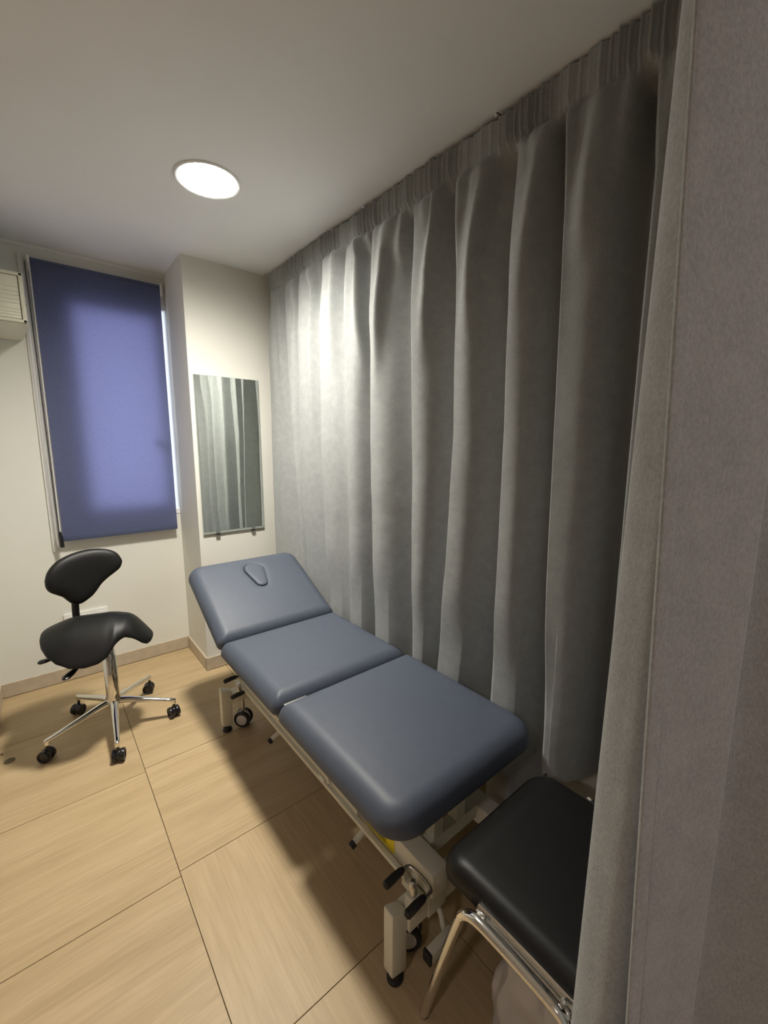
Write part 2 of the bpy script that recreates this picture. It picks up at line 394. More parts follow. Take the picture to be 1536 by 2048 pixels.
# ------------------------------------------------------------------ curtain rail and the long curtain
XT = 1.262; XRL = XT+.034
rail = BM()
for (a,b) in ((XRL-.014,XRL-.006),(XRL+.006,XRL+.014)): box(rail, a, b, .30, 2.66, 2.452, 2.468)
box(rail, XRL-.014, XRL+.014, .30, 2.66, 2.466, 2.474)
cr = thing('curtain_rail', 'white curtain rail along the ceiling over the long grey curtain', 'rail', (XRL,1.48,2.47))
for v in rail.verts: v.co.z += .016*v.co.y-.005+.002
obj('track', rail, M_white, cr, smooth=False)
for yy in (2.655, 1.62, .93, .45):
    bm = BM(); zz = ceil_z(yy); tube(bm, [(XRL-.016,yy,zz-.012),(XT-.030,yy,zz-.007),(XT-.050,yy,zz-.008),(XT-.056,yy,zz-.014),(XT-.052,yy,zz-.020),(XT-.046,yy,zz-.018)], .0022, 8); obj('hook', bm, M_steel, cr)
latheo('end_stop', [(.006,0),(.008,.004),(.008,.016),(.005,.02),(0,.02)], (XRL,2.66,ceil_z(2.6)-.016), M_white, cr, axis=(0,1,0), seg=14)

# crest lines of the folds: y of every crest at heights (2.4, 1.9, 1.5, 1.0, .5)
ZK = (2.42,1.95,1.5,1.0,.45)
CR = [  # y at ZK, depth of the hollow after it, crest reach towards the room
 ((2.60,2.60,2.62,2.62,2.62), .085, .052),
 ((2.40,2.34,2.31,2.26,2.20), .085, .062),
 ((2.21,2.20,2.215,2.19,2.17), .085, .066),
 ((1.95,1.945,1.95,1.935,1.905), .045, .082),
 ((1.73,1.71,1.70,1.70,1.72), .095, .080),
 ((1.54,1.53,1.528,1.515,1.51), .105, .078),
 ((1.27,1.26,1.256,1.25,1.246), .112, .078),
 ((1.07,1.045,1.036,1.055,1.11), .115, .080),
 ((.84,.825,.82,.822,.832), .125, .082),
 ((.675,.658,.650,.640,.622), .125, .084),
 ((.46,.45,.45,.45,.45), .10, .055),
 ((.36,.36,.36,.36,.36), .0, .04),
]
# short folds under the heading that run into the big ones: y at the top, y where they end, amplitude, length
SUB = [(2.50,2.48,.018,.9),(2.30,2.27,.022,.8),(2.09,2.10,.024,1.2),(1.84,1.86,.026,.7),(1.66,1.59,.034,.8),(1.60,1.545,.030,.55),(1.45,1.50,.030,.8),
       (1.385,1.40,.020,.35),(1.165,1.215,.034,.65),(1.125,1.10,.018,.3),(.965,1.00,.030,.6),(.905,.90,.016,.25),(.755,.79,.026,.55),(.60,.62,.03,.5)]
def crest_y(i, z): return interp(-z, [(-a,b) for a,b in zip(ZK,CR[i][0])])
# top surface of the couch against the curtain, so that the cloth gives way there
def couch_top(y):
    if y < .60 or y > 2.36: return -1
    if y < 1.885: return .585
    return .585+(y-1.885)*.53
def fold_x(y, z, ys):
    zt = ceil_z(y)-.007
    h = zt-z
    flare = 1+.25*sstep(1.6,.5,z)
    k = 0
    while k < len(ys)-2 and y < ys[k+1]: k += 1
    ya,yb_ = ys[k],ys[k+1]
    t = min(1,max(0,(ya-y)/(ya-yb_)))
    D = CR[k][1]*flare; ca,cb = CR[k][2], CR[k+1][2]
    pk = .84 if k < 3 else .79
    if t < pk: prof = .5-.5*math.cos(PI*((t/pk)**(1.3,1.3,1.3,1.55,1.7,1.5,1.55,1.85,2.0,2.5,1.5,1.5)[k]))
    else: prof = .5+.5*math.cos(PI*(((t-pk)/(1-pk))**1.15))
    g = min(1,max(0,(h-.095)/(.22+.16*math.sin(k*2.3+1))))
    prof = prof**(1+2.6*(1-g))            # hollows start as narrow points under the heading
    fold = sstep(.092,.15,h); reach = .62+.38*sstep(.08,.5,h)
    x = XT-.010 - .030*(1-fold)
    x += fold*(-lerp(ca,cb,t)*reach + prof*D)
    for (yt,ye,am,ln) in SUB:
        hh = h-.095
        if 0 < hh < ln:
            yc = lerp(yt,ye,hh/ln); wv = lerp(.020,.030,hh/ln); q = (y-yc)/wv
            if abs(q) < 3: x -= am*sstep(0,.05,hh)*(1-sstep(.35,1,hh/ln))*math.exp(-q*q)
    # pencil pleats of the heading run out below it as short creases
    ph = y*2*PI/.027+2.6*math.sin(y*9.0)+1.5*math.sin(y*23)
    amp = .0098*(.62+.38*math.sin(y*17+.6*math.sin(y*41)))
    head = 1-sstep(.085,.13,h)
    x += head*(amp*(math.sin(ph)+.35*math.sin(2*ph+.6))+.0035*math.sin(ph*.37+1))
    run = sstep(.09,.13,h)*(1-sstep(.13,.30+.14*math.sin(y*13),h))
    x += run*(.0055*math.sin(ph*.5+.8)+.004*math.sin(ph*.29+2))
    x += fold*sstep(1.1,.2,h)*.006*math.sin(y*47+3.1*math.sin(y*7))
    x += fold*.005*mnoise.noise(Vector((y*5,z*1.6,2.2)))+fold*.0022*mnoise.noise(Vector((y*13,z*7,7.7)))
    cre = math.exp(-((z-1.12)/.11)**2)*sstep(1.0,1.6,y)
    x += fold*cre*.0032*mnoise.noise(Vector((y*16+z*6,z*75,1.3)))
    x += .007*math.exp(-((h-.102)/.012)**2)
    ct = couch_top(y)
    if ct > 0:
        lim = 1.196
        wgt = sstep(ct+.32, ct+.02, z)
        if x < lim: x = lerp(x, lim+(x-lim)*.3, wgt)
    return x
bm = BM(); NY, NZ = 1500, 100
zlist = []
for j in range(NZ+1):
    t = j/NZ; zlist.append(t)
prev = None
HEM = .40
hs_ = [0,.004,.012,.02,.03,.045,.06,.075,.085,.092,.1,.106,.112,.12,.13,.14,.155,.17,.19,.21,.235,.26,.29,.32,.36,.40,.45,.5]
nz2 = NZ-len(hs_)+1
for k in range(1,nz2+1): hs_.append(.5+(2.06-.5)*k/nz2)
rows = []
Y0,Y1 = 2.62,.36
for j,h in enumerate(hs_):
    zt_mid = None; row = []
    ys_cache = None
    for i in range(NY+1):
        y = lerp(Y0,Y1,i/NY); hem_ = lerp(.15,HEM,sstep(.72,.60,y)); z = ceil_z(y)-.007-h*( lerp(1,(ceil_z(y)-.007-hem_)/2.06,sstep(.45,.9,h)))
        # heading droops a little between the hooks
        z -= (1-sstep(0,.25,h))*(.006+.005*math.sin(y*8.3)+.0015*math.sin(y*50))
        if ys_cache is None or i % 100 == 0: ys_cache = [crest_y(q, z) for q in range(len(CR))]
        row.append(bm.verts.new((fold_x(y,z,ys_cache),y,z)))
    rows.append(row)
for a,b in zip(rows,rows[1:]):
    for i in range(NY): bm.faces.new((a[i],a[i+1],b[i+1],b[i]))
cu = obj('long_curtain', bm, M_curtain, None, center=(1.2,1.48,HEM), angle=180)
tag(cu, 'long grey gathered curtain hanging beside the navy couch to the pillar', 'curtain')

# ------------------------------------------------------------------ near curtain, drawn back at the entrance
def ploop(pts, n=10): return smooth_path([Vector((a,b,0)) for a,b in pts], n)
def near_sheet(plan, z0, z1, lean):
    """plan: list of (x,y) along the cloth; lean(z, s) returns the (dx,dy) shift"""
    path = ploop(plan, 12); bm = BM(); rows = []
    L = len(path)-1
    for j in range(61):
        z = lerp(z1,z0,j/60); row = []
        for i,q in enumerate(path):
            dx,dy = lean(z, i/L)
            wob = .0016*mnoise.noise(Vector((q.x*9+q.y*17,z*1.7,i*.01)))
            row.append(bm.verts.new((q.x+dx+wob, q.y+dy+wob, z)))
        rows.append(row)
    for a,b in zip(rows,rows[1:]):
        for i in range(L): bm.faces.new((a[i],a[i+1],b[i+1],b[i]))
    return bm
nc = thing('near_curtain', 'grey curtain drawn back at the right edge, nearest the camera', 'curtain', (.46,.08,.36))
# outer sheet with the hem edge: runs from its vertical edge to the right and away from the room
def lean_outer(z, s): return (0, (z-1.45)*.029*max(0,1-s*9) + (z-1.45)*.004)
bm = near_sheet([(.420,.1280),(.428,.1245),(.455,.111),(.490,.0935),(.515,.0805),(.5235,.0775),(.530,.0815),(.541,.079),(.556,.058),(.572,.028),(.60,-.022),(.64,-.05),(.69,-.02),(.73,.02),(.78,.01),(.83,-.04),(.88,-.02),(.93,.03),(.98,.01),(1.03,-.04),(1.09,-.01),(1.14,.03),(1.20,-.02),(1.27,-.04),(1.34,.0),(1.39,.02),(1.435,-.01)], .05, 2.44, lean_outer)  # unseen stretch to the right added to keep passage light off the cubicle
obj('outer_fold', bm, M_curtain, nc, angle=180)
# turned hem along the edge, a little proud
def lean_hem(z, s): return (0, (z-1.45)*.033)
bm = near_sheet([(.4225,.1322),(.4202,.1318),(.4186,.1298),(.4194,.1280),(.4260,.1243),(.4300,.1225),(.4306,.1229)], .30, 2.44, lean_hem)
o = obj('hem', bm, M_curtain, nc, angle=180)
# inner fold behind it, bulging into the room: this one catches the lamp
def lean_in(z, s): return (0, lerp(max(0,z-1.45)*.026, (z-1.45)*-.014, sstep(.12,.34,s)))
bm = near_sheet([(.56,.092),(.515,.100),(.475,.113),(.453,.1230),(.4440,.1335),(.4500,.1500),(.4590,.1660),(.4680,.1735),(.482,.176),(.50,.172),(.525,.158),(.555,.145),(.575,.148),(.582,.162),(.60,.170),(.62,.155),(.64,.115)], .30, 2.44, lean_in)
obj('inner_fold', bm, M_curtain, nc, angle=180)
bm = BM(); box(bm, .36, XR-.002, .03, .055, 2.445, 2.463, bev=.002); tag(obj('entrance_rail', bm, M_white), 'white ceiling rail above the near drawn back curtain', 'rail')

# ------------------------------------------------------------------ treatment couch
cx0, cx1 = .562, 1.187
couch = thing('treatment_couch', 'navy three section treatment couch on an ivory steel frame beside the curtain', 'couch', (.88,1.45,0))
def cushion_bm(wd, ln, th, rc, re, dome=.008, nx=70, ny=60, hole=None):
    """rc = corner radii (x-,y-),(x+,y-),(x+,y+),(x-,y+); local frame: x across, y along, z up from the underside"""
    bm = BM(); hw, hl = wd/2, ln/2
    def cl(t, p=2.2):   # cluster towards both ends
        return math.copysign(1-(1-abs(t))**p, t)
    ys = [cl(-1+2*j/ny)*hl for j in range(ny+1)]
    def half(y, left):
        r0 = rc[0] if left else rc[1]; r1 = rc[3] if left else rc[2]
        ins = 0
        if y < -hl+r0: d = -hl+r0-y; ins = r0-math.sqrt(max(0,r0*r0-d*d))
        if y > hl-r1: d = y-(hl-r1); ins = r1-math.sqrt(max(0,r1*r1-d*d))
        return hw-ins
    def dist(x, y):
        d = min(hw-abs(x), hl-abs(y))
        r_ = (rc[0] if y < 0 else rc[3]) if x < 0 else (rc[1] if y < 0 else rc[2])
        ax, ay = abs(x)-(hw-r_), abs(y)-(hl-r_)
        if ax > 0 and ay > 0: d = r_-math.hypot(ax,ay)
        return max(0,d)
    top = []
    for y in ys:
        a,b = half(y,True), half(y,False); row = []
        for i in range(nx+1):
            s = cl(-1+2*i/nx); x = lerp(-a,b,(s+1)/2); d = dist(x,y)
            if d < re: z = th-re+math.sqrt(max(0,re*re-(re-d)**2))
            else: z = th
            z += dome*(1-(x/hw)**2)*(1-(y/hl)**2)*sstep(0,re*2,d)
            if hole: z -= hole(x,y)
            row.append(bm.verts.new((x,y,z)))
        top.append(row)
    for a,b in zip(top,top[1:]):
        for i in range(nx): bm.faces.new((a[i],a[i+1],b[i+1],b[i]))
    loop = top[0][:] + [r_[-1] for r_ in top[1:]] + top[-1][-2::-1] + [r_[0] for r_ in top[-2:0:-1]]
    prev_ = loop
    for (ins,z) in ((0,.012),(.004,.003),(.012,0)):
        cur = []
        for v in loop:
            k = 1-ins/hw; cur.append(bm.verts.new((v.co.x*k, v.co.y*(1-ins/hl), z)))
        for i in range(len(loop)):
            j = (i+1)%len(loop); bm.faces.new((prev_[i],prev_[j],cur[j],cur[i]))
        prev_ = cur
    bm.faces.new(prev_)
    return bm
def place(bm, mtx):
    for v in bm.verts: v.co = mtx @ v.co
    return bm
ZU = .492      # underside of the upholstery
TH = .074
xm = (cx0+cx1)/2; wd = cx1-cx0
fy0, fy1 = .640, 1.282
bm = cushion_bm(wd, fy1-fy0, TH, (.085,.085,.03,.03), .058)
obj('foot_cushion', place(bm, Matrix.Translation((xm,(fy0+fy1)/2,ZU))), M_navy, couch, angle=60)
my0, my1 = 1.292, 1.876
bm = cushion_bm(wd, my1-my0, TH, (.03,.03,.03,.03), .058)
obj('middle_cushion', place(bm, Matrix.Translation((xm,(my0+my1)/2,ZU))), M_navy, couch, angle=60)
# raised head section with its face hole and plug
HL = .56; ang = math.radians(26.5)
pc = (.012, .093)           # centre of the plug in the cushion's own frame (y towards the head end)
def tear(a, k=1.0):
    """outline of the plug: wide towards the head end"""
    r_ = .052 if math.sin(a) > 0 else .030
    cy = .047 if math.sin(a) > 0 else -.055
    return Vector((pc[0]+k*r_*math.cos(a)*1.0, pc[1]+k*(cy+r_*math.sin(a)), 0))
def tear_half(y):          # half width of the outline at y, None outside
    t0,t1 = pc[1]-.055, pc[1]+.047
    if y < t0: q = .033**2-(y-t0)**2; return math.sqrt(q) if q > 0 else None
    if y > t1: q = .057**2-(y-t1)**2; return math.sqrt(q) if q > 0 else None
    return lerp(.033,.057,(y-t0)/(t1-t0))
def inside(x, y):
    """signed distance-like value, positive inside"""
    t0,t1 = pc[1]-.055, pc[1]+.047
    t = min(1,max(0,(y-t0)/(t1-t0))); r_ = lerp(.033,.057,t); c = Vector((pc[0], lerp(t0,t1,t)))
    return r_-(Vector((x,y))-c).length
def hole(x, y):
    d = inside(x,y)
    return .016*sstep(-.004,.004,d)+.0025*sstep(-.03,0,d)*(1-sstep(-.004,.004,d))
hm = Matrix.Translation((xm,1.884,ZU+.010))@Matrix.Rotation(ang,4,'X')@Matrix.Translation((0,HL/2,0))
bm = cushion_bm(wd, HL, TH, (.03,.03,.075,.075), .058, nx=190, ny=170, hole=hole)
head = obj('head_cushion', place(bm, hm), M_navy, couch, angle=75)
bm = BM(); rings = []; SEG = 64
def tpt(k, i):
    a = 2*PI*i/SEG; t0,t1 = -.055,.047
    v = Vector((math.cos(a), math.sin(a)))
    r_ = .0545 if v.y > 0 else .0305; cy = t1 if v.y > 0 else t0
    return Vector((pc[0]+k*r_*v.x, pc[1]-.004*(1-k)+k*(cy+r_*v.y)))
for k,z in ((1,-.012),(1,-.003),(.97,.001),(.90,.0035),(.75,.005),(.45,.006)):
    rings.append([bm.verts.new((*tpt(k,i),TH+.0075+z)) for i in range(SEG)])
for a,b in zip(rings,rings[1:]):
    for i in range(SEG): bm.faces.new((a[i],a[(i+1)%SEG],b[(i+1)%SEG],b[i]))
bm.faces.new(rings[-1]); bm.faces.new(rings[0][::-1])
o = obj('face_hole_plug', place(bm, hm), M_navy, head, angle=60); o['label'] = 'teardrop shaped face hole plug'

# steel frame under the upholstery
FX0, FX1 = cx0+.06, cx1-.06
def framebar(name, x0,x1,y0,y1,z0,z1, m=M_coat, bev=.003, mtx=None): return boxo(name, (x0,x1,y0,y1,z0,z1), m, couch, bev=bev, mtx=mtx)
for x in (FX0, FX1-.025):
    framebar('upper_frame_rail', x, x+.025, fy0+.07, my1-.005, ZU-.036, ZU-.001)
for y in (fy0+.09, fy1-.05, my0+.02, my1-.05):
    framebar('upper_cross_bar', FX0+.026, FX1-.026, y, y+.025, ZU-.036, ZU-.001)
for y in (1.2795, 1.872):
    bm = BM(); box(bm, cx0+.035, cx0+.125, y, y+.013, ZU+.030, ZU+.045, bev=.002); obj('hinge_strip', bm, M_steel, couch)
hm2 = Matrix.Translation((0,1.884,ZU+.010))@Matrix.Rotation(ang,4,'X')
for x in (FX0, FX1-.025):
    framebar('head_frame_rail', x, x+.025, .01, HL-.08, -.030, -.001, mtx=hm2)
framebar('head_cross_bar', FX0+.026, FX1-.026, HL-.14, HL-.115, -.030, -.001, mtx=hm2)
tubeo('head_strut', [(.86,1.72,.36),(.86,2.02,.545)], .011, M_steel, couch)
tubeo('head_strut', [(.90,1.60,.33),(.90,1.74,.37),(.86,1.75,.375)], .013, M_coat, couch)

# base: legs, beams, long rails
LY = (.712, 2.030); LX = (.600, 1.135)
for y in LY:
    for x in LX:
        bm = BM(); box(bm, x, x+.052, y-.019, y+.019, .026, .238, bev=.005)
        for v in bm.verts:      # the top is cut off at a slant on the inner side
            if v.co.z > .2: v.co.z -= .020*sstep(x+.02, x+.052, v.co.x) if x < .8 else .020*sstep(x+.032, x, v.co.x)
            if v.co.z < .06: v.co.z += .012*sstep(x+.04, x, v.co.x) if x < .8 else 0
        leg = obj('leg', bm, M_coat, couch)
        latheo('rubber_foot', [(.018,.034),(.018,.010),(.023,.008),(.023,.001),(0,.001)], (x+.026,y,0), M_rubber, leg, seg=18)
    s = 1 if y > 1 else -1
    framebar('cross_beam', LX[0]+.053, LX[1]-.001, y-.028, y+.028, .150, .206, bev=.004)
    framebar('beam_gusset', .722, .79, y-.032, y+.032, .145, .226, bev=.004)
# long rails of the base: a thin lower bar, a web and an upper bar that steps down before the foot end
for sg in (1,-1):
    X = lambda u: u if sg == 1 else 1.757-u
    def bb(name, xa, xb, y0, y1, z0, z1, bev=.002):
        return boxo(name, (min(X(xa),X(xb)),max(X(xa),X(xb)),y0,y1,z0,z1), M_coat, couch, bev=bev)
    bb('base_rail', .690, .705, LY[0]+.034, LY[1]-.034, .230, .245)
    bb('rail_web', .703, .711, .995, LY[1]-.034, .244, .278, 0)
    bm = BM(); ya = [ (LY[1]-.034,.284),(1.20,.284),(1.175,.270),(1.16,.252)]
    tube(bm, [(X(.702),y,z) for y,z in ya], .0085, 4, flat=(1,1), flatdir=(1,0,1)); obj('upper_bar', bm, M_coat, couch)
    bb('bar_clip', .704, .713, 1.00, 1.135, .279, .292)
    for y in LY: bb('rail_post', .692, .711, y-.026, y+.050, .2065, .2295)
# lift arm boxes (lowered), near the rail; the near one carries the warning sticker
arm = framebar('lift_arm', .7135, .775, .66, 1.42, .2305, .306, bev=.006)
framebar('lift_arm', 1.000, 1.062, .66, 1.42, .2275, .292, bev=.006)
framebar('lift_arm', .786, .81, 1.25, 1.95, .31, .36, mtx=None)
framebar('lift_arm', .962, .994, 1.25, 1.95, .30, .36)
framebar('lift_pivot', .765, .995, 1.36, 1.40, .245, .285)
framebar('lift_pivot', .802, .96, 1.86, 1.90, .31, .35)
framebar('lift_post', .80, .84, 1.82, 1.86, .352, ZU-.037); framebar('lift_post', .92, .96, 1.82, 1.86, .352, ZU-.037)
framebar('lift_post', .80, .84, .74, .78, .293, ZU-.037); framebar('lift_post', .90, .94, .74, .78, .293, ZU-.037)
framebar('lift_pivot', .763, .999, .742, .778, .245, .2925)
st = boxo('warning_sticker', (.7120,.7140,.818,.955,.242,.300), M_yellow, arm, smooth=False); st['label'] = 'yellow warning sticker with small print'
for k in range(4):
    boxo('print_line', (.7114,.7122,.855,.925-.012*(k%2),.252+.007*k,.2545+.007*k), M_ink, st, smooth=False)
bm = BM(); vs = [bm.verts.new(q) for q in ((.7113,.945,.284),(.7113,.915,.284),(.7113,.93,.296),(.7121,.945,.284),(.7121,.915,.284),(.7121,.93,.296))]
for f in ((0,1,2),(5,4,3),(0,3,4,1),(1,4,5,2),(2,5,3,0)): bm.faces.new([vs[i] for i in f])
obj('warning_triangle', bm, M_orange, st, smooth=False)
# the two stubs with black ends
for y,z in ((1.562,.205),(.952,.205)):
    stb = tubeo('step_stub', [(.700,y,z+.018),(.660,y,z)], .0105, M_coat, couch, seg=14)
    tubeo('rubber_cap', [(.662,y,z+.001),(.648,y,z-.005)], .012, M_rubber, stb, seg=14)
# low bar beyond the foot end
tubeo('pedal_bar', [(.765,.690,.150),(.768,.676,.130),(.768,.668,.098),(.768,.662,.09)], .008, M_coat, couch, seg=12)
pb = boxo('pedal_stub', (.690,.784,.634,.660,.070,.100), M_coat, couch, bev=.004)
boxo('rubber_cap', (.681,.691,.633,.662,.068,.102), M_rubber, pb, bev=.004)
# caster lift levers
def lever(yc, zc, half, tilt, xa, xb):
    t_ = tubeo('brake_lever', smooth_path([(xa+.05,yc+half,zc+tilt),(xb-.012,yc+half,zc+tilt),(xb,yc+half-.010,zc+tilt*.8),(xb+.006,yc,zc),(xb+.006,yc-half+.012,zc-tilt*.8),(xb-.004,yc-half,zc-tilt),(xa+.05,yc-half,zc-tilt)],5), .0052, M_gloss if yc > 1 else M_steel, couch, seg=10)
    for s in (1,-1):
        bm = BM(); yy, z2 = yc+s*half, zc+s*tilt
        tube(bm, [(xa+.068,yy,z2+.002),(xa+.060,yy,z2+.001),(xa+.035,yy,z2),(xa+.006,yy,z2-.004),(xa,yy,z2-.006)], [.0062,.0095,.0112,.0112,.006], 12)
        obj('grip', bm, M_rubber, t_)
    tubeo('pivot', [(xb-.025,yc,zc-.035),(xb-.025,yc,zc+.004),(xb-.025,yc,zc+.010)], [.011,.011,.006], M_steel, t_, seg=14)
    boxo('lever_post', (xb-.040,xb-.010,yc-.016,yc+.016,.206,zc-.033), M_coat, couch, bev=.003)
lever(.688, .296, .042, .004, .602, .692)
lever(1.985, .252, .048, .020, .622, .705)
# casters
CAX = (.70,.71,0)
def caster(x, y):
    t_ = tubeo('caster', [(x,y,.082),(x,y,.149)], .0095, M_steel, couch, seg=14)
    bm = BM(); lathe(bm, [(.0,-.007),(.034,-.007),(.036,-.004),(.036,.004),(.034,.007),(0,.007)], (x,y,.048), CAX, 28); obj('fork', bm, M_hub, t_)
    for s in (-1,1):
        wl = latheo('wheel', [(.026,.008*s),(.040,.009*s),(.0425,.013*s),(.0425,.021*s),(.040,.026*s),(.034,.0275*s),(.028,.024*s)], (x,y,.043), M_rubber, t_, axis=CAX, seg=32)
        o = latheo('hub_cap', [(.0275,.0235*s),(.0275,.0275*s),(.022,.0300*s),(0,.0315*s)], (x,y,.043), M_hub, wl, axis=CAX, seg=28); o['label'] = 'light grey hub cap'
for x in (.708,1.075):
    caster(x, 2.020); caster(x, .752)

# ------------------------------------------------------------------ saddle stool
SX, SY = .188, 2.42
stool = thing('saddle_stool', 'black saddle stool with low backrest on a chrome five star base', 'stool', (SX,SY,0))
CASTERS = [(-.096,2.341),(.160,2.122),(.449,2.317),(.047,2.686),(.394,2.663)]
bm = BM(); lathe(bm, [(.034,.118),(.036,.125),(.036,.165),(.031,.182),(.030,.20),(.030,.395),(.026,.40),(.024,.47),(0,.47)], (SX,SY,0), seg=28)
obj('column', bm, M_chrome, stool)
for k,(x,y) in enumerate(CASTERS):
    d = Vector((x-SX,y-SY,0)).normalized(); L_ = (Vector((x,y,0))-Vector((SX,SY,0))).length
    c = Vector((SX,SY,0)); P = lambda r_,z: tuple(c+d*r_+Vector((0,0,z)))
    side = (d.y*-1, d.x, 0)
    bm = BM(); tube(bm, [P(.026,.150),P(.06,.147),P(L_*.55,.125),P(L_-.03,.103),P(L_-.004,.100),P(L_+.006,.098)], [.020,.0185,.0155,.0125,.0115,.006], 14, flat=(1,.85), flatdir=side)
    tube(bm, [P(L_-.006,.104),P(L_-.006,.080)], .0105, 14)
    lg = obj('leg', bm, M_chrome, stool)
    sw = [.9,-.3,.2,2.4,1.2][k]; ax = Vector((math.cos(sw),math.sin(sw),0)); fwv = Vector((-ax.y,ax.x,0))
    cc = Vector((x,y,.0285))-d*.006+fwv*.008
    cs = BM(); tube(cs, [tuple(cc+Vector((0,0,.0))-fwv*.008),tuple(cc+Vector((0,0,.055))-fwv*.008)], .007, 10)
    lathe(cs, [(0,-.007),(.024,-.007),(.026,0),(.024,.007),(0,.007)], cc+Vector((0,0,.004)), ax, 24)
    ca = obj('caster', cs, M_gloss, lg)
    for s in (-1,1):
        bm = BM(); lathe(bm, [(0,.008*s),(.027,.008*s),(.0285,.011*s),(.0285,.022*s),(.027,.025*s),(.021,.026*s),(.019,.022*s)], cc, ax, 28)
        wl = obj('wheel', bm, M_gloss, ca)
# seat: arched across, drawn out to a drooping nose in front
f2 = Vector((.965,-.262,0)); s2 = Vector((f2.y,-f2.x,0))     # front, and near side
SC = Vector((.138,2.392,0))
def seat_half(a): return interp(a, [(-.205,.012),(-.198,.066),(-.185,.104),(-.16,.142),(-.12,.174),(-.07,.192),(-.01,.197),(.04,.192),(.07,.180),(.095,.158),(.118,.130),(.14,.112),(.17,.102),(.205,.092),(.225,.078),(.238,.055),(.245,.030),(.247,.008)])
def seat_crest(a):
    return .634-.030*sstep(-.06,-.205,a)-.020*sstep(.06,.16,a)-.105*sstep(.14,.262,a)
bm = BM(); NA, NB = 72, 40; top = []; bot = []
for i in range(NA+1):
    q = -1+2*i/NA; a = lerp(-.205,.247,(math.copysign(1-(1-abs(q))**1.8,q)+1)/2)
    hwid = seat_half(a); tr_, br_ = [], []
    drop = .135*sstep(.15,.07,a)*(1-.25*sstep(-.05,-.2,a))+.052*sstep(.07,.15,a)
    for j in range(NB+1):
        q = -1+2*j/NB; s = math.sin(q*PI/2); b = s*hwid
        zc = seat_crest(a)-drop*(abs(b)/(.19 if a < .1 else lerp(.19,.12,min(1,(a-.1)/.05))))**1.9-.010*sstep(.1,0,abs(a))*0
        th_ = .027*math.sqrt(max(0,1-s**4))*math.sqrt(max(.0,1-abs((a-.021)/.2262)**6))
        p0 = SC+f2*a+s2*b
        tr_.append(bm.verts.new((p0.x,p0.y,zc-.027+th_)))
        br_.append(bm.verts.new((p0.x,p0.y,zc-.027-th_*1.15)) if 0 < j < NB else tr_[-1])
    top.append(tr_); bot.append(br_)
for G,fl in ((top,0),(bot,1)):
    for a,b in zip(G,G[1:]):
        for j in range(NB):
            q = [a[j],a[j+1],b[j+1],b[j]]; q = list(dict.fromkeys(q))
            if len(q) > 2:
                try: bm.faces.new(q[::-1] if fl else q)
                except ValueError: pass
for i in (0,NA):
    q = list(dict.fromkeys(top[i]+bot[i][::-1]))
    try: bm.faces.new(q)
    except ValueError: pass
obj('seat', bm, M_black, stool, angle=75)
bm = BM(); box(bm, SX-.075, SX+.035, SY-.03, SY+.045, .474, .510, bev=.006); obj('mechanism', bm, M_rubber, stool)
# backrest: traced pad, gently dished, on a flat post
bq = [(128,880),(150,800),(210,720),(290,660),(400,610),(520,575),(640,562),(740,572),(810,600),(850,650),(862,690),(845,745),(800,790),(740,840),(680,900),(640,960),(600,1010),(560,1045),(510,1080),(470,1095),(400,1090),(350,1060),(310,1030),(250,1010),(190,990),(155,965),(135,930)]
def ray(px, py):
    return r2*((px-768)/843)-u2*((py-1024)/843)+fw
BP = Vector((.10,2.515,.8)); BN = Vector((.22,-.95,.20)).normalized()
outl = []
for (x,y) in bq:
    d = ray(60+x/4.8, 980+y/4.8); o_ = Vector((0,0,1.45)); outl.append(o_+d*((BP-o_).dot(BN)/d.dot(BN)))
outl = smooth_path(outl+[outl[0]], 4)[:-1]
ctr = sum(outl, Vector())/len(outl)
eu = Vector((BN.y*-1,BN.x,0)).normalized(); 
bm = BM(); rings = []
for (k,h) in ((.955,-.020),(.985,-.013),(1,0),(.985,.012),(.95,.019),(.86,.026),(.70,.030),(.5,.031),(.3,.031),(.1,.031)):
    ring = []
    for q in outl:
        v = ctr+(q-ctr)*k; dx = (v-ctr).dot(eu); dish = .9*dx*dx
        ring.append(bm.verts.new(v+BN*(h+dish)))
    rings.append(ring)
n_ = len(outl)
for a,b in zip(rings,rings[1:]):
    for i in range(n_): bm.faces.new((a[i],a[(i+1)%n_],b[(i+1)%n_],b[i]))
bm.faces.new(rings[0][::-1]); bm.faces.new(rings[-1])
obj('backrest', bm, M_black, stool, angle=80)
bm = BM(); tube(bm, smooth_path([(.088,2.535,.80),(.082,2.530,.70),(.078,2.52,.60),(.085,2.50,.52),(.115,2.46,.473),(.15,2.435,.468)],5), .0125, 12, flat=(1.25,.6), flatdir=(1,-.2,0)); obj('backrest_post', bm, M_rubber, stool)
def paddle(a, b, c):
    bm = BM(); a,b,c = Vector(a),Vector(b),Vector(c)
    tube(bm, [c,b], .0045, 10); d = (a-b)
    tube(bm, [b-d*.05,b+d*.1,b+d*.5,b+d*.85,a], [.005,.011,.0145,.0145,.007], 12, flat=(1.3,.6), flatdir=(d.y,-d.x,0)); return obj('lever', bm, M_gloss, stool)
paddle((-.088,2.445,.440),(-.030,2.440,.446),(.10,2.42,.466))
paddle((0,2.225,.425),(.050,2.300,.430),(.15,2.40,.468))

